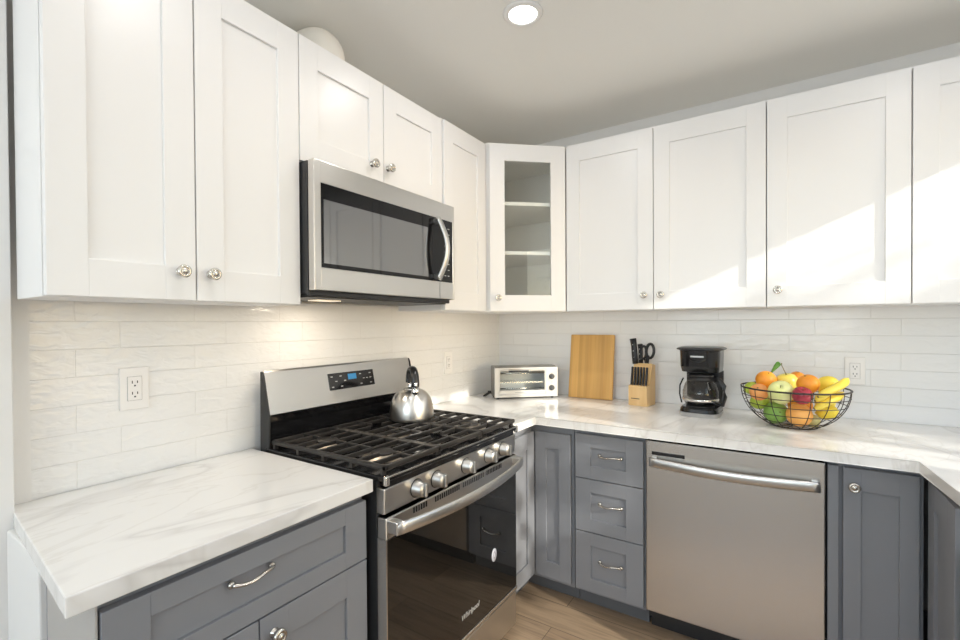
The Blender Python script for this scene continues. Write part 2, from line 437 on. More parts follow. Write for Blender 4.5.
# ------------------------------------------------------------------ cabinet pieces (local frame: x along width, y into the cabinet, z up; y = 0 is the door face)
def shaker(wd, ht, st=.075, rail=.082, th=.02, M=None, open_=False):
    b = MB(); e = .0012
    b.box(0, st, 0, th, 0, ht, e, M); b.box(wd - st, wd, 0, th, 0, ht, e, M)
    b.box(st - .0005, wd - st + .0005, .0002, th - .0002, 0, rail, e, M); b.box(st - .0005, wd - st + .0005, .0002, th - .0002, ht - rail, ht, e, M)
    if not open_: b.box(st - .002, wd - st + .002, .009, th - .001, rail - .002, ht - rail + .002, 0, M)
    return b
def knob_mb(x, z, M=None, r=.0165):
    Q = T(x, 0, z) @ OUT
    if M is not None: Q = M @ Q
    b = MB().lathe([(.011, -.001), (.0115, .002), (.007, .004), (.0062, .014), (.010, .017), (r, .020), (r * 1.02, .024), (r * .93, .0285), (r * .62, .0295), (r * .60, .0285), (r * .45, .0285), (r * .40, .031), (0, .032)], Q, 28)
    return b
def pull_mb(x, z, L=.094, M=None):
    b = MB(); pts = []; rr = []
    for i in range(17):
        t = i / 16; s = math.sin(PI * t)
        pts.append((x - L / 2 + L * t, -.004 - .019 * s ** .7, z - .003 * math.sin(2 * PI * t)))
        rr.append(.0048 - .0012 * s)
    b.tube(pts, rr, M, 10, rx=[q * 1.25 for q in rr])
    for sx in (-1, 1):
        Q = T(x + sx * L / 2, 0, z) @ OUT
        b.lathe([(.0085, -.001), (.0085, .003), (.0055, .007), (0, .009)], Q if M is None else M @ Q, 20)
    return b
def carcass(t, wd, y0, y1, z0, z1, m, th=.016):
    return MB().box(0, wd, y0, y1, z0, z1, .0008).build('carcass', m, t)

ZB, ZT = 1.416, 2.304
def upper(label, loc, rz, wd, z0, z1, doors, depth):
    """doors: list of (x0, x1, knob x or None, knob z)"""
    t = thing('upper_cabinet', label, 'cabinet', (loc[0], loc[1], z0), rz, 'white upper cabinets')
    H = z1 - z0
    carcass(t, wd, .022, depth, 0, H, white_paint)
    for x0, x1, kx, kz in doors:
        g = .0018
        d = shaker(x1 - x0 - 2 * g, H - .014, .072, .086, M=T(x0 + g, 0, .002)).build('door', white_paint, t)
        if kx is not None: knob_mb(kx, kz - z0).build('knob', nickel, d, 'brushed nickel knob')
    return t
R90 = PI / 2
UX = .278
upper('white two door upper cabinet left of the microwave', (UX, -2.344, 0), R90, .6195, ZB, ZT,
      [(0, .302, .262, 1.491), (.302, .62, .338, 1.490)], UX - .07)
upper('short white two door cabinet above the microwave', (UX, -1.7235, 0), R90, .7515, 1.884, ZT,
      [(0, .378, .315, 1.961), (.378, .7515, .400, 1.967)], UX + .008)
upper('narrow white one door cabinet right of the microwave', (.288, -.9715, 0), R90, .357, ZB, ZT, [(0, .357, None, 0)], .296)
upper('white two door upper cabinet right of the glass door cabinet', (.619, -.336, 0), 0, .906, ZB, ZT,
      [(0, .445, .404, 1.487), (.445, .906, .481, 1.486)], .344)
upper('white one door upper cabinet above the fruit bowl', (1.526, -.336, 0), 0, .457, ZB, ZT, [(0, .457, .040, 1.487)], .344)
upper('white upper cabinet at the right edge of the photo', (1.984, -.336, 0), 0, .46, ZB, ZT, [(0, .46, None, 0)], .344)

# diagonal corner cabinet with a glass door
P0 = Vector((.308, -.613)); P1 = Vector((.617, -.336)); DW_ = (P1 - P0).length; ang = math.atan2(P1.y - P0.y, P1.x - P0.x)
t = thing('corner_upper_cabinet', 'white diagonal corner cabinet with a glass door and two shelves', 'cabinet', (P0.x, P0.y, ZB), ang)
Minv = (T(P0.x, P0.y, 0) @ RZ(ang)).inverted()
def loc2(p): q = Minv @ Vector((p[0], p[1], 0)); return (q.x, q.y)
H = ZT - ZB
uo = Vector((math.cos(ang), math.sin(ang))); no = Vector((-math.sin(ang), math.cos(ang)))
a0 = P0 + no * .022; a1 = P1 + no * .022
outer = [loc2(p) for p in (a0, a1, (.617, -.004), (.004, -.004), (.004, -.613))]
b = MB()
b.prism(outer, 0, .018); b.prism(outer, H - .018, H)
b.prism([loc2(p) for p in ((.004, -.613), (.004, -.004), (.016, -.016), (.016, -.613))], .018, H - .018)
b.prism([loc2(p) for p in ((.617, -.004), (.004, -.004), (.016, -.016), (.617, -.016))], .018, H - .018)
b.prism([loc2(p) for p in (a0, (.004, -.613), (.004, -.600), (a0.x + .006, -.600))], .018, H - .018)
b.prism([loc2(p) for p in (a1, (.617, -.004), (.605, -.004), (.605, a1.y + .004))], .018, H - .018)
b.build('carcass', white_inside, t)
inn = [loc2(p) for p in (a0 + no * .02 + uo * .02, a1 + no * .02 - uo * .02, (.603, -.018), (.018, -.018), (.018, -.598))]
for z in (1.722, 1.985):
    MB().prism(inn, z - ZB, z - ZB + .018).build('shelf', white_inside, t)
d = shaker(DW_ - .004, H - .014, .080, .085, M=T(.002, 0, .002), open_=True).build('door', white_paint, t)
MB().box(.078, DW_ - .078, .010, .0135, .083, H - .093).build('glass_pane', pane_glass, d, 'clear glass pane')
knob_mb(.042, 1.488 - ZB).build('knob', nickel, d, 'brushed nickel knob')

# white exhaust duct rising behind the microwave cabinet
b = MB(); pts = [(.155, -1.525, 2.306), (.155, -1.525, 2.340)]
for i in range(1, 13):
    a = i / 12 * PI / 2; pts.append((.155 - .078 * (1 - math.cos(a)), -1.525, 2.340 + .056 * math.sin(a)))
pts.append((.0, -1.525, 2.396))
b.tube(pts, .074, None, 32)
tag(b.build('exhaust_duct', duct_white), 'white round duct elbow on top of the short cabinet above the microwave', 'duct')

# ------------------------------------------------------------------ worktops
ZC = .914; ZS = .878
b = MB().prism([(.003, -2.351), (.066, -2.3520), (.066, -2.3560), (.613, -2.406), (.613, -1.7355), (.003, -1.7355)], ZS, ZC, bev=.0025)
tag(b.build('countertop', quartz), 'white veined stone worktop left of the range', 'worktop')
b = MB().prism([(.0005, -.947), (.613, -.947), (.613, -.706), (1.939, -.706), (1.957, -1.02), (XR - .002, -1.02), (XR - .002, -.0005), (.0005, -.0005)], ZS, ZC, bev=.0025)
tag(b.build('countertop', quartz), 'long white stone worktop running round the corner under the fruit bowl', 'worktop')

# ------------------------------------------------------------------ base cabinets
def base_body(t, wd, depth, toe_y=.077, m=grey_paint, x0=0.0, z0=.13):
    MB().box(x0, wd, .022, depth, z0 - FL, .8765 - FL, .0008).build('carcass', m, t)
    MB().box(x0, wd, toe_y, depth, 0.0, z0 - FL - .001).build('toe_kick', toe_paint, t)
# left of the range: drawer over two doors
t = thing('base_cabinet', 'grey base cabinet with one wide drawer over two doors left of the range', 'cabinet', (.592, -2.356, FL), R90, 'grey base cabinets')
Wl = .616
base_body(t, Wl, .47)
MB().box(-.004, 0, .006, .265, .0, .8765 - FL, .0008).build('side_panel', side_lit_paint, t, 'cabinet side panel coloured pale for the light on it')
d = shaker(Wl - .006, .165, .075, .046, M=T(.003, 0, .688 - FL)).build('drawer', grey_paint, t)
pull_mb(.275, .795 - FL).build('pull_handle', nickel, d, 'brushed nickel arched pull')
for x0, x1, kx in ((.003, .289, .255), (.292, Wl - .003, .326)):
    d = shaker(x1 - x0, .684 - .142, .072, .075, M=T(x0, 0, .142 - FL)).build('door', grey_paint, t)
    knob_mb(kx, .637 - FL).build('knob', nickel, d, 'brushed nickel knob')
# corner unit with two doors meeting in the inner corner
t = thing('corner_base_cabinet', 'grey corner base cabinet with two doors meeting in the inner corner', 'cabinet', (.0, .0, FL), 0, 'grey base cabinets')
MB().prism([(.004, -.944), (.568, -.944), (.568, -.647), (.783, -.647), (.783, -.004), (.004, -.004)], .13 - FL, .8765 - FL).build('carcass', grey_paint, t)
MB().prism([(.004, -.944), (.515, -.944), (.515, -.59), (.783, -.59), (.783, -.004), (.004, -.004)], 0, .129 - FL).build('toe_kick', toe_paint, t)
Q = T(.590, -.940, 0) @ RZ(R90)
shaker(.268, .838 - .150, .070, .075, M=Q @ T(0, 0, .150 - FL)).build('door', grey_paint, t)
Q = T(.592, -.667, 0)
d = shaker(.178, .838 - .150, .056, .075, M=Q @ T(0, 0, .150 - FL)).build('door', grey_paint, t)
# three-drawer unit
t = thing('drawer_cabinet', 'grey base cabinet with a stack of three drawers left of the dishwasher', 'cabinet', (.786, -.667, FL), 0, 'grey base cabinets')
base_body(t, .314, .66)
for z0, z1, hz in ((.655, .853, .765), (.415, .651, .549), (.148, .411, .292)):
    d = shaker(.300, z1 - z0, .072, .058, M=T(.008, 0, z0 - FL)).build('drawer', grey_paint, t)
    pull_mb(.168, hz - FL, .094).build('pull_handle', nickel, d, 'brushed nickel arched pull')
# cabinet right of the dishwasher
t = thing('base_cabinet', 'dark grey base cabinet with one narrow door right of the dishwasher', 'cabinet', (1.712, -.667, FL), 0, 'grey base cabinets')
MB().box(0, .247, .022, .66, .13 - FL, .8765 - FL, .0008).build('carcass', grey_paint, t)
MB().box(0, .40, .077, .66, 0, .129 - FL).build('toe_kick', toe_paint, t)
MB().box(0, .030, 0, .021, .13 - FL, .858 - FL, .001).build('filler_strip', grey_paint, t)
d = shaker(.192, .856 - .142, .048, .075, M=T(.042, 0, .142 - FL)).build('door', grey_paint, t)
knob_mb(.070, .797 - FL).build('knob', nickel, d, 'brushed nickel knob')
# right-hand run
t = thing('base_cabinet', 'dark grey base cabinet at the lower right edge of the photo', 'cabinet', (1.961, -.670, FL), -R90, 'grey base cabinets')
MB().box(0.0, .30, .022, .62, .13 - FL, .8765 - FL, .0008).box(.30, .338, .03, .62, .0, .75 - FL, .0008).build('carcass', grey_paint, t)
MB().box(0.0, .30, .077, .62, 0, .129 - FL).build('toe_kick', toe_paint, t)
shaker(.262, .856 - .142, .065, .075, M=T(.016, 0, .142 - FL)).build('door', grey_paint, t)
MB().box(.302, .338, .006, .03, .142 - FL, .748 - FL, .001).build('end_post', grey_paint, t)

# ------------------------------------------------------------------ dishwasher
t = thing('dishwasher', 'stainless steel dishwasher with a long bar handle', 'dishwasher', (1.106, -.667, FL), 0)
Wd = .600
MB().box(.004, Wd - .004, .03, .62, .06, .868 - FL).build('tub', black_matte, t)
MB().box(.006, Wd - .006, .07, .6, 0, .06).build('toe_kick', black_matte, t, 'black toe plate')
d = MB().box(0, Wd, -.004, .03, .150 - FL, .862 - FL, .004).build('door', steel_dw, t)
MB().box(.024, .150, -.0055, -.002, .806 - FL, .820 - FL, .001).build('control_strip', black_plastic, t, 'dark control strip')
b = MB(); pts = []; n = 24
for i in range(n + 1):
    q = i / n; s = math.sin(PI * q)
    pts.append((.020 + (Wd - .036) * q, -.030 - .020 * s, .782 - FL - .006 * s))
b.tube(pts, .019, None, 12, rx=.006, upv=(0, 0, 1))
for x in (.034, Wd - .030): b.box(x - .010, x + .010, -.036, -.002, .770 - FL, .796 - FL, .002)
b.build('handle', handle_steel, d)

# ------------------------------------------------------------------ gas range  (local: x along -1.722..-.955, y 0 at front panel face x=.64)
RY0, RY1, RX0 = -1.722, -.955, .640
RW = RY1 - RY0
t = thing('gas_range', 'stainless steel and black gas range with cast iron grates', 'range', (RX0, RY0, FL), R90)
def ry(y): return y - RY0
MB().box(.0, RW, .028, .612, .045, .905 - FL, .003).build('body', black_matte, t)
MB().box(.03, RW - .03, .06, .5, 0, .045).build('plinth', black_matte, t)
b = MB().box(-.004, RW + .004, -.012, .572, .906 - FL, .922 - FL, .004)
b.box(.012, RW - .012, .0, .56, .886 - FL, .907 - FL)
b.build('cooktop', black_gloss, t)
MB().box(-.0045, .012, -.0135, -.002, .896 - FL, .9235 - FL, .003).box(RW - .012, RW + .0045, -.0135, -.002, .896 - FL, .9235 - FL, .003).box(.012, RW - .012, -.0138, -.0115, .918 - FL, .9228 - FL, .0008).build('front_edge_trim', steel_light, t, 'steel edge of the cooktop')
cp = MB().prism([(.000, .812 - FL), (-.003, .886 - FL), (.030, .886 - FL), (.030, .812 - FL)], 0, RW, M=Matrix(((0, 0, 1, 0), (1, 0, 0, 0), (0, 1, 0, 0), (0, 0, 0, 1))), bev=.003).build('control_panel', steel_h, t)
for y in (-1.584, -1.486, -1.319, -1.171, -1.062):
    Q = T(ry(y), -.001, .849 - FL) @ OUT
    k = MB().lathe([(.027, 0), (.027, .006), (.0235, .008), (.0225, .030), (.020, .034), (0, .0345)], Q, 32)
    k.box(-.0062, .0062, -.021, .021, .030, .043, .003, Q)
    k = k.build('knob', knob_steel, cp)
    MB().lathe([(.0285, -.0005), (.0285, .003), (.026, .003), (.026, -.0005)], Q, 32).build('knob_ring', black_plastic, k, 'black ring behind the knob')
# oven door
dr = MB().box(.0, RW, -.008, .026, .742 - FL, .803 - FL, .003).build('oven_door', steel_h, t)
gl = MB().box(.004, RW - .004, -.0075, .026, .250 - FL, .7425 - FL, .003).build('door_glass', oven_glass, dr, 'black glass oven front')
MB().box(0, RW, -.009, .026, .236 - FL, .2495 - FL, .002).box(0, .0042, -.0078, .026, .2495 - FL, .742 - FL).build('door_edge', steel_light, dr, 'bright steel lower edge of the oven door')
for x0, x1, n in ((.115, .185, 6), (.22, .36, 12), (.375, .515, 12), (.53, .645, 10)):
    for i in range(n):
        x = x0 + (x1 - x0) * i / n
        MB().box(x, x + .0062, -.0092, -.006, .780 - FL, .797 - FL).build('vent_slot', dark_gap, dr, 'dark vent slot above the handle')
b = MB(); pts = []; n = 28
for i in range(n + 1):
    q = i / n; s = math.sin(PI * q)
    pts.append((.012 + (RW - .024) * q, -.036 - .040 * s ** .8, .776 - FL - .004 * s))
b.tube(pts, .019, None, 12, rx=.007, upv=(0, 0, 1))
for x in (.022, RW - .022): b.box(x - .014, x + .014, -.042, -.006, .760 - FL, .796 - FL, .003)
b.build('handle', handle_steel, dr)
text_mesh('brand_lettering', 'Whirlpool', .027, print_silver, T(ry(-1.305), -.0078, .322 - FL) @ RX(PI / 2), dr, .0006, .25)
Q = T(ry(-1.14), -.0078, .455 - FL) @ OUT
MB().lathe([(0, -.0005), (.022, -.0005), (.022, .0008), (0, .0008)], Q @ Matrix.Diagonal((.8, 1.15, 1, 1)), 32).build('sticker', sticker_white, dr, 'round pale sticker on the oven glass')
MB().lathe([(.009, .0006), (.013, .0006), (.013, .0013), (.009, .0013)], Q @ Matrix.Diagonal((.62, 1.1, 1, 1)), 28).build('sticker_print', mat('sticker_print_grey', (.18, .18, .22), .5), dr, 'grey oval printed on the sticker')
MB().box(.002, RW - .002, -.004, .026, .090 - FL, .228 - FL, .003).build('warming_drawer', steel_h, t, 'stainless steel bottom drawer')
# backguard
MY = Matrix(((0, 0, 1, 0), (1, 0, 0, 0), (0, 1, 0, 0), (0, 0, 0, 1)))   # prism profile (y, z), extruded along x
bg = MB().prism([(.555, 1.034 - FL), (.586, 1.172 - FL), (.588, 1.184 - FL), (.592, 1.190 - FL), (.600, 1.190 - FL), (.602, 1.18 - FL), (.602, 1.034 - FL)], .006, RW - .006, M=MY, bev=.003).build('backguard', steel_h, t)
b = MB().prism([(.560, .905 - FL), (.560, 1.0 - FL), (.552, 1.032 - FL), (.602, 1.032 - FL), (.602, .905 - FL)], .006, RW - .006, M=MY)
b.build('backguard_riser', black_gloss, t, 'black lower part of the backguard')
for x0, x1 in ((-.001, .006), (RW - .006, RW + .001)):
    MB().prism([(.552, .905 - FL), (.548, 1.030 - FL), (.582, 1.172 - FL), (.588, 1.186 - FL), (.600, 1.188 - FL), (.603, .905 - FL)], x0, x1, M=MY, bev=.002).build('end_cap', black_matte, t, 'black end cap of the backguard')
tilt = math.atan2(.031, .138)
QB = T(ry(-1.327), .0705 + .500, 1.122 - FL - .017) @ RX(-tilt) if False else T(ry(-1.327), .5745, 1.121 - FL) @ RX(-tilt)
dp = MB().box(-.122, .122, -.0018, .003, -.034, .034, .0015, QB).build('control_display', black_gloss, bg, 'black control display')
MB().box(-.022, .022, -.003, -.001, .002, .025, 0, QB).build('clock_screen', blue_screen, dp, 'blue lit clock screen')
for x in (-.105, -.085, -.06, -.04, .045, .062, .08, .1):
    for z in (-.022, .0, .02):
        if (x * 1000 + z * 500) % 3 > .4: MB().box(x - .005, x + .005, -.0026, -.0015, z - .0018, z + .0018, 0, QB).build('button_mark', print_grey, dp, 'small pale button marking')
# burners and grates
GZ0, GZ1 = .936 - FL, .951 - FL
burn = [(.14, .14), (.14, .42), (.385, .28), (.63, .14), (.63, .42)]
for i, (x, y) in enumerate(burn):
    r = .048 if i != 2 else .040
    k = MB().lathe([(r + .022, 0), (r + .020, .004), (r, .006), (r - .006, .013), (r - .012, .014), (0, .014)], T(x, y, .9222 - FL), 32).build('burner', burner_alu, t, 'aluminium burner ring')
    MB().lathe([(r - .010, .0), (r - .008, .003), (r - .011, .007), (0, .008)], T(x, y, .9222 + .0142 - FL), 32).build('burner_cap', cast_iron, k, 'black burner cap')
def grate(x0, x1):
    b = MB(); y0, y1 = -.004, .545; wv = .011
    def bar(xa, xb, ya, yb, za=GZ0, zb=GZ1): b.box(xa, xb, ya, yb, za, zb, .0025, None, 1)
    bar(x0, x0 + wv, y0, y1); bar(x1 - wv, x1, y0, y1); bar(x0, x1, y0, y0 + wv + .004); bar(x0, x1, y1 - wv, y1)
    n = 9
    for i in range(1, n):
        yy = y0 + (y1 - y0) * i / n
        if i in (2, 7): bar(x0, x0 + (x1 - x0) * .38, yy - .0045, yy + .0045); bar(x1 - (x1 - x0) * .38, x1, yy - .0045, yy + .0045)
        else: bar(x0, x1, yy - .0045, yy + .0045)
    xm = (x0 + x1) / 2
    bar(xm - .0045, xm + .0045, y0, y0 + .09); bar(xm - .0045, xm + .0045, y1 - .10, y1); bar(xm - .0045, xm + .0045, y0 + .19, y1 - .19)
    for xx in (x0, x1 - .012):
        for j in range(5):
            yy = y0 + .01 + (y1 - y0 - .032) * j / 4
            b.box(xx, xx + .012, yy, yy + .012, .9215 - FL, GZ0 + .002)
    b.build('grate', cast_iron, t)
gx = [.004, .257, .510, .763]
for i in range(3): grate(gx[i] + .001, gx[i + 1] - .001)

# ------------------------------------------------------------------ microwave
MX = .345; MY0, MY1 = -1.722, -.9725; MW = MY1 - MY0; MZ0, MZ1 = 1.462, 1.880
t = thing('microwave', 'stainless steel over the range microwave with black glass door', 'microwave', (MX, MY0, MZ0 - .02), R90)
zz = MZ0 - .02
b = MB().box(.002, MW - .002, .036, MX - .004, .012, MZ1 - zz, .002)
b.prism([(.045, .012), (.045, .0), (.30, .0), (.33, .012)], .01, MW - .01, M=MY)
b.build('body', black_matte, t)
MB().box(0.0, MW, .030, .040, .004, .026, .002).build('vent_lip', black_plastic, t, 'black lower vent lip')
fx0 = .024; fx1 = MW - .010; gz0 = 1.533 - zz; gz1 = 1.812 - zz
b = MB(); e = .003
b.box(0, fx0 + .004, 0, .030, .020, MZ1 - zz, e); b.box(fx1 - .004, MW, 0, .030, .020, MZ1 - zz, e)
b.box(fx0, fx1, .0001, .0299, .0201, gz0 + .004, e); b.box(fx0, fx1, .0001, .0299, gz1 - .004, MZ1 - zz - .0001, e)
dr = b.build('door_frame', steel_h, t)
MB().box(.640, .6415, -.0006, .003, .022, gz0).build('frame_seam', dark_gap, dr, 'thin dark seam beside the control side')
gl = MB().box(fx0, fx1, .002, .028, gz0, gz1, .001).build('door_glass', mw_glass, t, 'black glass door front')
MB().box(fx0 + .014, .565, .0012, .0022, gz0 + .018, gz1 - .055).build('viewing_window', mw_inner, gl, 'grey viewing window')
for i in range(9):
    z = gz0 + .03 + i * .026
    for x in (.676, .70): MB().box(x, x + .012, .0012, .0021, z, z + .0035).build('button_mark', print_grey, gl, 'faint button marking')
b = MB(); pts = []; n = 22
for i in range(n + 1):
    q = i / n; s = math.sin(PI * q)
    pts.append((.610 + .018 * s, -.018 - .035 * s, gz0 + .008 + (gz1 - gz0 - .016) * q))
b.tube(pts, .008, None, 12, rx=.014, upv=(0, 1, 0))
for q in (gz0 + .022, gz1 - .022): b.box(.602, .622, -.028, .003, q - .010, q + .010, .002)
b.build('handle', handle_steel, t, 'curved bright bar handle')
lf = MB().box(.13, .23, .15, .21, -.003, .001).build('cooktop_light', warm_lens, t, 'lit cooktop lamp underneath')
for x in (.16,):
    d = bpy.data.lights.new('cooktop_lamp', 'AREA'); d.shape = 'RECTANGLE'; d.size = .1; d.size_y = .07; d.energy = 1.6; d.color = (1, .86, .68)
    o = bpy.data.objects.new('cooktop_lamp', d); COL.objects.link(o); o.location = (MX - .145, MY0 + x, zz - .006)

# ------------------------------------------------------------------ outlets
def outlet(loc, rz, label, ww=.073, hh=.122):
    t = thing('wall_outlet', label, 'outlet', loc, rz, 'white wall outlets')
    MB().box(-ww / 2, ww / 2, -.006, 0.0, -hh / 2, hh / 2, .002).build('cover_plate', plate_white, t)
    f = MB().box(-.0175, .0175, -.0085, -.005, -.034, .034, .001).build('receptacle', plate_white, t)
    MB().box(-.0185, .0185, -.0064, -.0055, -.035, .035).build('receptacle_gap', mat('outlet_gap_grey', (.40, .39, .38), .6), t, 'thin grey gap round the receptacle')
    s_ = MB()
    for z in (.019, -.013):
        s_.box(-.0075, -.0052, -.0089, -.008, z - .004, z + .004); s_.box(.0052, .0075, -.0089, -.008, z - .0035, z + .0035)
        s_.lathe([(.0024, 0), (.0024, .0006), (0, .0006)], T(0, -.0084, z - .0105) @ OUT, 12)
    s_.build('slots', slot_dark, f, 'dark socket slots')
outlet((.0005, -2.088, 1.170), R90, 'white wall outlet in the tile above the left worktop')
outlet((.0005, -.574, 1.135), R90, 'white wall outlet in the tile between kettle and toaster oven')
outlet((1.855, -.0005, 1.131), 0, 'white wall outlet in the tile right of the fruit bowl')

# ------------------------------------------------------------------ kettle
KX, KY, KZ = .268, -1.182, .9515
t = thing('kettle', 'round brushed steel kettle with a tall black loop handle standing on the grates', 'kettle', (KX, KY, KZ), math.radians(54))
prof = [(0, 0), (.086, 0), (.0915, .004), (.0925, .014), (.0920, .036), (.0895, .058), (.0835, .081), (.073, .101), (.059, .116), (.042, .1245), (.034, .126)]
MB().lathe(prof + [(0, .127)], None, 56).build('body', steel_kettle, t)
lid = MB().lathe([(.034, .1265), (.033, .130), (.022, .134), (.010, .1355), (0, .136)], None, 40).build('lid', steel_kettle, t)
# spout and whistle on the front (-y local)
MB().tube([(0, -.052, .108), (0, -.066, .122), (0, -.077, .135)], [.019, .016, .0145], None, 18).build('spout', chrome, t, 'short chrome spout')
b = MB(); pts = []; rx = []
for i in range(29):
    a = -.30 + (PI + .50) * i / 28
    pts.append((0, -.015 - .056 * math.cos(a), .160 + .054 * math.sin(a)))
    rx.append(.0165)
b.tube(pts, rx, None, 14, rx=.0105, upv=(1, 0, 0))
b.build('handle', black_plastic, t, 'black loop handle')
b = MB(); 
b.tube([(0, -.066, .138), (0, -.070, .150), (0, -.0715, .163)], .010, None, 14, rx=.014, upv=(1, 0, 0))
b.build('handle_bracket', chrome, t, 'chrome handle bracket')
MB().tube([(0, .034, .120), (0, .040, .134), (0, .0425, .150)], .010, None, 14, rx=.014, upv=(1, 0, 0)).build('handle_bracket', chrome, t, 'chrome handle bracket')

# ------------------------------------------------------------------ toaster oven
TA = math.radians(42)
t = thing('toaster_oven', 'small silver toaster oven standing in the counter corner', 'toaster oven', (.200, -.390, ZC), TA)
TW, TH, TD = .378, .182, .150
b = MB().box(.004, TW - .004, .010, TD, .013, .013 + .004, .001)
b.box(.004, .010, .010, TD, .013, TH - .004, .001); b.box(TW - .010, TW - .004, .010, TD, .013, TH - .004, .001)
b.box(.004, TW - .004, TD - .006, TD, .013, TH - .004, .001)
b.prism([(.010, TH - .006), (.012, TH + .001), (.05, TH + .006), (TD - .03, TH + .006), (TD, TH - .006)], .002, TW - .002, M=MY, bev=.0015)
b.build('shell', mat('toaster_grey_shell', (.33, .32, .30), .4, .7), t, 'grey metal shell')
ox1 = .303
b = MB().box(0, .026, 0, .014, .010, TH, .002).box(ox1, TW, 0, .014, .010, TH, .002).box(.025, ox1 + .001, .0002, .014, .010, .026, .002).box(.025, ox1 + .001, .0002, .014, TH - .010, TH - .0002, .002)
b.build('front_frame', mat('toaster_silver_front', (.62, .61, .59), .33, .6), t)
dr = MB().box(.026, ox1, .001, .008, .027, .050, .001).box(.026, .031, .001, .008, .050, TH - .011, .0005).box(ox1 - .005, ox1, .001, .008, .050, TH - .011, .0005).box(.031, ox1 - .005, .001, .008, TH - .018, TH - .011, .0005).build('door', bpy.data.materials['toaster_silver_front'], t)
MB().box(.031, ox1 - .005, .004, .007, .050, TH - .018).build('glass_pane', pane_glass, dr, 'clear glass pane')
MB().tube([(.085, -.002, TH - .019), (.09, -.012, TH - .019), (.195, -.012, TH - .019), (.20, -.002, TH - .019)], .0045, None, 10).build('handle', black_plastic, dr, 'black bar handle')
MB().box(.012, ox1 + .01, .016, TD - .008, .018, .020).box(.010, .012, .016, TD - .008, .018, TH - .012).box(ox1 + .01, ox1 + .012, .016, TD - .008, .018, TH - .012).box(.012, ox1 + .01, TD - .011, TD - .008, .018, TH - .012).box(.012, ox1 + .01, .016, TD - .008, TH - .014, TH - .012).build('oven_cavity', oven_inside, t, 'grey oven interior')
b = MB()
b.box(.014, ox1 + .008, .018, .022, .092, .098)
for i in range(12): b.box(.02 + i * .02, .0225 + i * .02, .02, TD - .014, .093, .0965)
b.build('wire_rack', steel_light, t, 'bright wire rack')
MB().tube([(.014, .05, .145), (ox1 + .008, .05, .145)], .004, None, 8).tube([(.014, .05, .055), (ox1 + .008, .05, .055)], .004, None, 8).build('heating_element', steel_light, t)
for z in (.128, .062):
    Q = T((ox1 + TW) / 2, 0, z) @ OUT
    k = MB().lathe([(.0165, 0), (.0165, .004), (.0145, .006), (.0135, .014), (0, .0145)], Q, 28); k.box(-.003, .003, -.013, .013, .012, .018, .001, Q)
    k.build('knob', mat('toaster_knob_grey', (.10, .10, .10), .35), t, 'dark grey dial')
MB().box((ox1 + TW) / 2 - .004, (ox1 + TW) / 2 + .004, -.0008, .002, .092, .098).build('indicator_light', print_grey, t)
MB().box(.12, .175, -.0002, .002, .036, .040).build('logo_mark', print_grey, dr, 'small grey maker mark')
for x, y in ((.02, .02), (TW - .03, .02), (.02, TD - .03), (TW - .03, TD - .03)):
    MB().cyl(.008, 0, .0135, T(x, y, 0), 14).build('foot', rubber, t, 'black rubber foot')
b = MB().tube([(-.012, .10, .030), (-.03, .085, .026), (-.05, .095, .010), (-.035, .12, .006), (.0, .15, .02), (.01, TD + .003, .03)], .0045, None, 8)
b.box(-.024, -.004, .092, .108, .022, .038, .003)
b.build('power_cord', rubber, t, 'black power cord')

# ------------------------------------------------------------------ cutting board leaning on the tile
lean = math.atan2(.052, .37)
cb = MB().box(-.131, .131, -.009, .009, 0, .372, .004).build('cutting_board', bamboo)
tag(cb, 'bamboo cutting board leaning upright against the tile behind the worktop', 'cutting board')
cb.location = (.653, -.0735, ZC + .0013); cb.rotation_euler = (-lean, 0, 0)

# ------------------------------------------------------------------ knife block with knives and scissors
BX, BY = .896, -.160
t = thing('knife_block', 'pale wooden knife block with a stepped top', 'knife block', (BX, BY, ZC), math.radians(-11))
MB().prism([(0, 0), (0, .105), (.040, .111), (.068, .222), (.108, .212), (.108, 0)], 0, .101, M=MY, bev=.002).build('body', block_wood, t)
MB().box(.016, .062, -.0006, .001, .036, .040).build('logo_mark', knife_plastic, t, 'small dark maker mark')
kb = T(BX, BY, ZC) @ RZ(math.radians(-11))
def knife_root(name, label, group, p, rx, rzz=0):
    q = kb @ Vector(p)
    o = thing(name, label, 'knife' if name != 'scissors' else 'scissors', q, 0, group)
    o.rotation_euler = (rx, rzz, math.radians(-11))
    return o
ords = ['leftmost', 'second from left', 'third from left', 'third from right', 'second from right', 'rightmost']
for i in range(6):
    x = .010 + i * .0160
    o = knife_root('steak_knife', f'{ords[i]} of the six black steak knife handles in the front row', 'steak knives in the block', (x, .016, .1085), -.16)
    MB().box(-.0042, .0042, -.008, .008, 0, .096, .003).build('handle', knife_plastic, o)
    MB().box(-.0006, .0006, -.006, .006, -.003, .0005).build('blade', rivet, o)
def big_knife(p, rx, rzz, label, L, wd):
    o = knife_root('chef_knife', label, None, p, rx, rzz)
    pts = [(0, 0, -.002), (0, -.001, L * .3), (0, .001, L * .7), (0, -.004, L)]
    h = MB().tube(pts, [.012, .014, .013, .016], None, 12, rx=[wd, wd, wd * .95, wd * 1.1], upv=(0, 1, 0)).build('handle', knife_plastic, o)
    for q in (.25, .5, .75):
        MB().lathe([(.0028, 0), (.0026, .0007), (0, .0008)], T(-.000, -.0135, L * q) @ OUT, 12).build('rivet', rivet, h, 'steel rivet')
    MB().box(-.001, .001, -.009, .009, -.004, .0).build('blade', rivet, o)
big_knife((.008, .070, .218), -.05, -.12, 'tall black handled knife with steel rivets at the left rear of the block', .136, .0165)
big_knife((.030, .088, .215), -.05, -.05, 'shorter black handled knife behind the tall riveted one in the block', .108, .012)
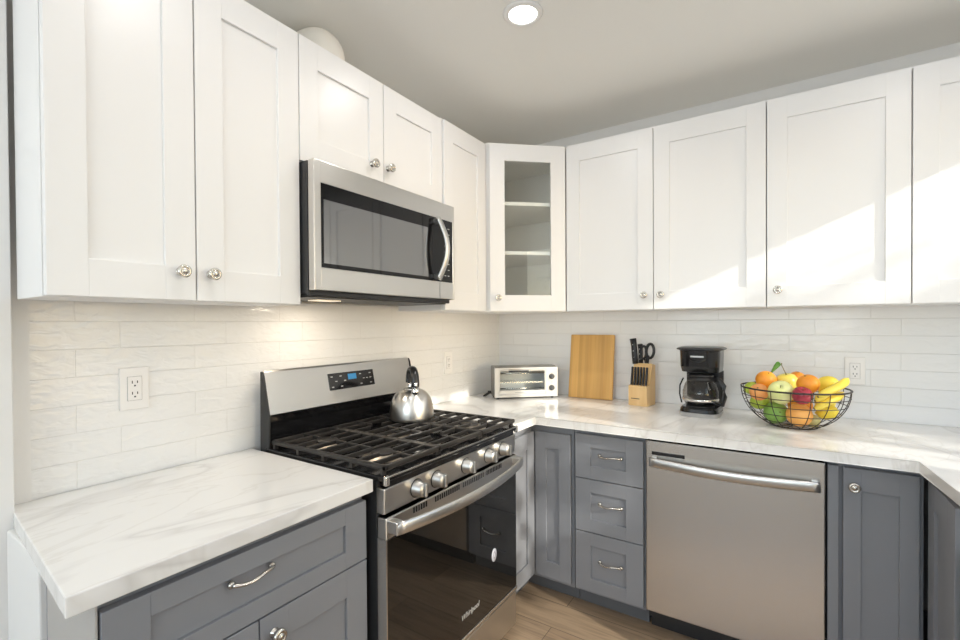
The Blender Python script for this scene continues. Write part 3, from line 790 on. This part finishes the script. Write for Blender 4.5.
o = knife_root('scissors', 'black handled kitchen scissors standing at the right rear of the block', None, (.066, .080, .218), -.05, .04)
def loop(cx, cz, a, b_, r, rx):
    pts = [(cx + a * math.cos(2 * PI * i / 20), 0, cz + b_ * math.sin(2 * PI * i / 20)) for i in range(20)]
    return MB().tube(pts, r, None, 10, closed=True, rx=rx, upv=(0, 1, 0))
h1 = loop(.014, .070, .021, .038, .0075, .0075); h1.tube([(.002, 0, -.002), (.004, 0, .045)], .009, None, 10); h1.build('handle', knife_plastic, o)
h2 = loop(-.022, .060, .016, .034, .0065, .0065); h2.tube([(-.003, 0, -.002), (-.012, 0, .024)], .006, None, 10); h2.build('handle', knife_plastic, o)
MB().box(-.007, .007, -.001, .001, -.004, .0).build('blade', rivet, o)

# ------------------------------------------------------------------ coffee maker
t = thing('coffee_maker', 'black drip coffee maker with a glass carafe between knife block and fruit bowl', 'coffee maker', (1.262, -.240, ZC), math.radians(-4)); t.scale = (1.03, 1.03, 1.03)
def rrect(wx, y0, y1, r, n=6):
    out = []
    for cx, cy, a0 in ((wx - r, y0 + r, -PI / 2), (wx - r, y1 - r, 0), (-wx + r, y1 - r, PI / 2), (-wx + r, y0 + r, PI)):
        for i in range(n + 1):
            a = a0 + PI / 2 * i / n; out.append((cx + r * math.cos(a), cy + r * math.sin(a)))
    return out
def loft(mb, secs):
    n = len(secs[0][0]); v = []; f = []
    for poly, z in secs: v += [(x, y, z) for x, y in poly]
    for k in range(len(secs) - 1):
        for i in range(n): f.append((k * n + i, k * n + (i + 1) % n, (k + 1) * n + (i + 1) % n, (k + 1) * n + i))
    f.append(tuple(range(n - 1, -1, -1))); f.append(tuple((len(secs) - 1) * n + i for i in range(n)))
    return mb.add(v, f, None, False)
MB_ = loft(MB(), [(rrect(.079, -.095, .095, .05), .0), (rrect(.083, -.102, .095, .05), .019)])
MB_.build('base_trim', mat('grey_silver_plastic', (.42, .41, .40), .35), t, 'silver lower edge of the base')
loft(MB(), [(rrect(.082, -.097, .095, .05), .0195), (rrect(.080, -.094, .095, .05), .034), (rrect(.074, -.086, .095, .05), .042)]).build('base', black_gloss, t)
MB().lathe([(.060, .0422), (.060, .046), (.056, .047), (0, .047)], T(0, -.026, 0), 36).build('warming_plate', black_matte, t)
loft(MB(), [(rrect(.078, .052, .096, .02), .042), (rrect(.080, .050, .096, .02), .20)]).build('water_column', black_plastic, t)
loft(MB(), [(rrect(.078, -.062, .096, .035), .200), (rrect(.082, -.080, .096, .045), .225), (rrect(.085, -.084, .096, .05), .298)]).build('brew_head', black_gloss, t)
loft(MB(), [(rrect(.088, -.090, .098, .06), .2985), (rrect(.098, -.098, .100, .06), .303), (rrect(.098, -.098, .100, .06), .308), (rrect(.085, -.082, .092, .05), .313)]).build('lid', black_plastic, t)
MB().box(-.030, .026, -.088, -.083, .268, .276, .002).build('emblem', heat_label, t, 'silver emblem on the brew head')
b = MB().tube([(-.036, -.082, .262), (-.018, -.090, .248), (.012, -.090, .246), (.034, -.083, .262)], .004, None, 8)
b.build('basket_grip', black_gloss, t, 'curved basket grip')
CY = -.026
car = MB().lathe([(0, .0475), (.052, .0475), (.066, .055), (.075, .080), (.075, .112), (.065, .146), (.054, .160), (.054, .170), (.052, .170), (.052, .160), (.063, .145), (.073, .112), (.073, .081), (.064, .057), (0, .050)], T(0, CY, 0), 40).build('carafe', carafe_glass, t, 'clear glass carafe')
MB().lathe([(.0545, .158), (.057, .158), (.057, .176), (.0545, .176)], T(0, CY, 0), 36).build('carafe_collar', black_plastic, car, 'black carafe collar')
MB().lathe([(.0535, .1765), (.055, .185), (.045, .190), (0, .191)], T(0, CY, 0), 36).build('carafe_lid', black_plastic, car, 'black carafe lid')
MB().lathe([(.0745, .069), (.0765, .071), (.0765, .079), (.0752, .081)], T(0, CY, 0), 36).build('carafe_band', steel_light, car, 'pale band round the carafe')
b = MB().tube([(.050, CY - .02, .172), (.085, CY - .038, .172), (.104, CY - .048, .145), (.108, CY - .050, .10), (.098, CY - .046, .062), (.070, CY - .032, .066)], [.008, .009, .009, .009, .008, .006], None, 12, rx=[.010, .012, .013, .013, .012, .008], upv=(0, 0, 1))
b.build('carafe_handle', black_plastic, car, 'black carafe handle')
MB().tube([(-.079, .0, .165), (-.092, -.01, .13), (-.092, -.015, .09), (-.082, -.02, .05)], .0035, None, 8).build('side_rib', black_gloss, t, 'thin black side rib')

# ------------------------------------------------------------------ wire bowl of fruit
CBX, CBY = 1.622, -.31
t = thing('wire_bowl', 'round dark wire bowl on the worktop holding mixed fruit', 'bowl', (CBX, CBY, ZC), 0)
Z0 = .0035; ZR = .161; RR = .192
def br_(z):
    q = (ZR - z) / .1745
    return RR * math.sqrt(max(1 - q * q, 0))
def ring(z, r, th): return MB().tube([(r * math.cos(2 * PI * i / 64), r * math.sin(2 * PI * i / 64), z) for i in range(64)], th, None, 8, closed=True)
ring(ZR, RR, .0034).build('rim', wire_metal, t, 'thicker rim wire')
for z in (Z0, .030, .062, .098, .130):
    ring(z, br_(z), .0016 if z > Z0 else .0025).build('ring_wire', wire_metal, t)
for k in range(18):
    a = 2 * PI * k / 18 + .1
    pts = [(br_(Z0 + (ZR - Z0) * i / 12) * math.cos(a), br_(Z0 + (ZR - Z0) * i / 12) * math.sin(a), Z0 + (ZR - Z0) * i / 12) for i in range(13)]
    MB().tube(pts, .0016, None, 6).build('rib_wire', wire_metal, t)
b = MB()
for k in range(5):
    a = PI * k / 5; r = br_(Z0)
    b.tube([(r * math.cos(a), r * math.sin(a), Z0), (-r * math.cos(a), -r * math.sin(a), Z0)], .0014, None, 6)
b.build('bottom_wires', wire_metal, t)

def fruit(name, loc, r, kind, m, label, cat, rot=(0, 0, 0), stem=False):
    o = thing(name, label, cat, loc, 0, 'fruit in the wire bowl'); o.rotation_euler = rot
    if kind == 'orange':
        prof = [(r * math.sin(PI * i / 20), -r * .95 * math.cos(PI * i / 20)) for i in range(21)]; prof[0] = (0, -r * .93); prof[-1] = (0, r * .92)
        MB().lathe(prof, None, 32).build('peel', m, o)
        MB().lathe([(.0035, 0), (.003, .0015), (0, .002)], T(0, 0, r * .925), 10).build('stem_button', F_STEM, o)
    elif kind == 'apple':
        prof = [(0, -r * .80), (r * .20, -r * .88), (r * .45, -r * .86), (r * .75, -r * .62), (r * .95, -r * .22), (r, r * .12), (r * .95, r * .45), (r * .78, r * .74), (r * .50, r * .90), (r * .25, r * .88), (r * .10, r * .76), (0, r * .70)]
        MB().lathe(prof, None, 32).build('skin', m, o)
        MB().tube([(0, 0, r * .68), (.001, 0, r * .85), (.003, 0, r * 1.02)], .0014, None, 8).build('stem', F_STEM, o)
    elif kind == 'lemon':
        prof = []
        for i in range(23):
            a = PI * i / 22; rr = r * .86 * math.sin(a) ** .85 if 0 < i < 22 else 0
            z = -r * 1.0 * math.cos(a)
            prof.append((rr, z))
        prof = [(0, -r * 1.18), (r * .10, -r * 1.15), (r * .20, -r * 1.02)] + prof[3:-3] + [(r * .20, r * 1.0), (r * .09, r * 1.10), (0, r * 1.12)]
        MB().lathe(prof, None, 32).build('peel', m, o)
    elif kind == 'mango':
        MB().sphere(r, None, 32, 20, 1.0, .95, 1.0).build('peel', m, o)
    elif kind == 'pear':
        prof = [(0, -r * .92), (r * .35, -r * .92), (r * .80, -r * .65), (r, -r * .1), (r * .92, r * .4), (r * .70, r * .75), (r * .40, r * .95), (r * .15, r * 1.02), (0, r)]
        MB().lathe(prof, None, 32).build('skin', m, o)
        MB().tube([(0, 0, r * .98), (.002, 0, r * 1.15)], .002, None, 8).build('stem', F_STEM, o)
    return o
oA = fruit('orange', (1.524, -.3233, 1.1029), .040, 'orange', F_ORANGE, 'topmost orange at the left of the fruit bowl', 'orange', (.5, .3, 0))
fruit('peach', (1.5001, -.3792, 1.0564), .036, 'orange', F_PEACH, 'pale orange fruit just below the topmost orange on the left', 'peach', (.9, -.2, 0))
fruit('lime', (1.4678, -.3084, 1.0626), .030, 'lemon', F_LIME, 'small yellow green fruit at the far left edge of the bowl', 'lime', (.8, .5, .4))
fruit('apple', (1.5777, -.4104, 1.0622), .047, 'apple', F_GAPPLE, 'large pale green apple in front at the middle left of the bowl', 'apple', (.75, -.1, 0))
yA = fruit('apple', (1.5994, -.2820, 1.0905), .042, 'apple', F_YAPPLE, 'yellow apple with the stem and leaf behind the pale green apple', 'apple', (.1, -.15, 0))
fruit('orange', (1.6688, -.3735, 1.1009), .040, 'orange', F_ORANGE, 'bright orange right of the yellow apple above the red one', 'orange', (.4, -.3, 0))
fruit('orange', (1.6364, -.2117, 1.1025), .034, 'orange', F_ORANGE, 'small orange mostly hidden at the back of the bowl', 'orange', (.2, .1, 0))
fruit('lemon', (1.7365, -.2781, 1.0905), .042, 'lemon', F_LEMON, 'large lemon on top at the right of the bowl', 'lemon', (1.2, .2, 1.0))
fruit('apple', (1.6462, -.4567, 1.0617), .035, 'apple', F_RED, 'dark red apple at the front middle of the bowl', 'apple', (.35, .1, 0))
fruit('grapefruit', (1.6391, -.3889, .9751), .046, 'mango', F_MANGO, 'large orange grapefruit at the bottom front of the bowl', 'grapefruit')
fruit('avocado', (1.5598, -.3419, .9691), .046, 'pear', F_PEAR, 'dark green fruit at the bottom left of the bowl', 'avocado', (1.2, .9, 0))
fruit('lime', (1.4992, -.2942, 1.0034), .038, 'lemon', F_LIME, 'green lime below the pale orange fruit at the left side', 'lime', (1.3, .2, .9))
fruit('lemon', (1.7331, -.3291, .9873), .036, 'lemon', F_LEMON, 'lemon at the bottom right of the bowl under the bananas', 'lemon', (1.3, .3, 1.2))
fruit('orange', (1.6453, -.2771, .9993), .045, 'orange', F_ORANGE, 'orange buried in the middle of the bowl behind the grapefruit', 'orange')
fruit('apple', (1.5558, -.2258, 1.0056), .045, 'apple', F_GAPPLE, 'green apple at the back of the bowl behind the dark green fruit', 'apple')
fruit('lemon', (1.7323, -.2435, 1.0148), .038, 'lemon', F_LEMON, 'lemon at the back right under the large top lemon', 'lemon', (1.4, 0, .8))
fruit('kiwi', (1.6865, -.3414, .9478), .026, 'mango', F_KIWI, 'small brown green kiwi at the bottom between grapefruit and lemon', 'kiwi')
# stem with a leaf on the yellow apple
MB().tube([(.004, -.004, .030), (-.002, -.004, .055), (-.008, -.004, .080), (-.007, -.004, .088)], [.0022, .0016, .0014, .0028], None, 8).build('long_stem', F_STEM, yA)
lv = []; lf_ = []
n = 8
for i in range(n + 1):
    q = i / n; wdt = .019 * math.sin(PI * min(q * 1.02, 1)) ** .8
    x = -.010 - .044 * q; z = .080 - .034 * q + .010 * math.sin(PI * q)
    for s, dz in ((-1, .002), (0, 0), (1, .002)): lv.append((x + s * wdt * .35, -.004 + .004 * s, z + s * wdt * .95 + dz))
for i in range(n):
    for k in (0, 1): lf_.append((i * 3 + k, i * 3 + k + 1, (i + 1) * 3 + k + 1, (i + 1) * 3 + k))
lo = MB().add(lv, lf_, None, True).build('leaf', F_LEAF, yA, 'single green leaf')
sm_ = lo.modifiers.new('thickness', 'SOLIDIFY'); sm_.thickness = .0008
# bananas
def banana(pts, label):
    P = [Vector(p) for p in pts]; Q = []
    for i in range(25):
        s = i / 24 * (len(P) - 1); k = min(int(s), len(P) - 2); u = s - k
        p0 = P[max(k - 1, 0)]; p1 = P[k]; p2 = P[k + 1]; p3 = P[min(k + 2, len(P) - 1)]
        Q.append(.5 * ((2 * p1) + (p2 - p0) * u + (2 * p0 - 5 * p1 + 4 * p2 - p3) * u * u + (3 * p1 - p0 - 3 * p2 + p3) * u ** 3))
    c = Q[12]; o = thing('banana', label, 'banana', c, 0, 'fruit in the wire bowl')
    R_ = []
    for i in range(25):
        q = i / 24
        R_.append(.0155 * min(1, (q / .14) ** .6 if q > 0 else .2, ((1 - q) / .22) ** .7 if q < 1 else .25) if 0 < q < 1 else .004)
    R_ = [max(r, .0042) for r in R_]
    MB().tube([p - c for p in Q], R_, None, 7 if False else 10).build('peel', F_BANANA, o)
    MB().tube([Q[0] - c - (Q[1] - Q[0]).normalized() * .003, Q[0] - c + (Q[1] - Q[0]).normalized() * .002], .0044, None, 8).build('tip', F_STEM, o, 'dark blossom end')
banana([(1.690, -.428, 1.043), (1.725, -.405, 1.072), (1.757, -.365, 1.090), (1.782, -.312, 1.106)], 'upper banana curving up at the right side of the bowl')
banana([(1.688, -.424, 1.010), (1.728, -.398, 1.036), (1.762, -.358, 1.052), (1.786, -.300, 1.066)], 'lower banana at the right side of the bowl')
banana([(1.697, -.462, 1.064), (1.738, -.440, 1.088), (1.775, -.400, 1.110), (1.797, -.350, 1.128)], 'front banana lying against the right rim of the bowl')

# ------------------------------------------------------------------ garden tree outside that dapples the sunlight
t = thing('garden_tree', 'leafy garden tree outside the window', 'tree', (4.9, -1.35, 0), 0)
b = MB().tube([(0, 0, 0), (.03, .02, 1.0), (-.02, .05, 2.1), (.02, .0, 3.0)], [.06, .05, .04, .02], None, 10)
rnd = random.Random(3)
for k in range(10):
    a = rnd.uniform(0, 2 * PI); z = rnd.uniform(1.6, 2.7); l = rnd.uniform(.5, .9)
    b.tube([(0, .03, z), (l * .5 * math.cos(a), l * .5 * math.sin(a), z + .12), (l * math.cos(a), l * math.sin(a), z + .1)], [.016, .011, .004], None, 6)
b.build('trunk', bark, t)
lv = []; lf_ = []
CL = [Vector((rnd.gauss(0, .40), rnd.gauss(-.15, .62), rnd.gauss(2.58, .36))) for _ in range(64)]
for k in range(900):
    c = CL[k % len(CL)]
    p = c + Vector((rnd.gauss(0, .09), rnd.gauss(0, .09), rnd.gauss(0, .07)))
    if p.z > 2.90 or p.z < .9: continue
    a = rnd.uniform(0, 2 * PI); e_ = rnd.uniform(-.9, .5); L = rnd.uniform(.09, .18); wv = L * .42
    d_ = Vector((math.cos(a) * math.cos(e_), math.sin(a) * math.cos(e_), math.sin(e_))); s2 = d_.cross(Vector((rnd.uniform(-1, 1), rnd.uniform(-1, 1), 1))).normalized()
    nn = d_.cross(s2) * .004; o_ = len(lv)
    lv += [p, p + d_ * L * .35 + s2 * wv * .5 + nn, p + d_ * L, p + d_ * L * .35 - s2 * wv * .5 + nn]
    lf_ += [(o_, o_ + 1, o_ + 2), (o_, o_ + 2, o_ + 3)]
lo = MB().add(lv, lf_).build('foliage', tree_leaf, t); lo['kind'] = 'stuff'
struct('ground_outside', MB().box(XR + .2, 9, -6, 4, -.15, -.0), mat('pale_bounce_ground', (.66, .64, .60), .9), 'unseen ground outside, made pale to bounce light indoors')  # out of view, kept pale so sunlight bounces up to the ceiling
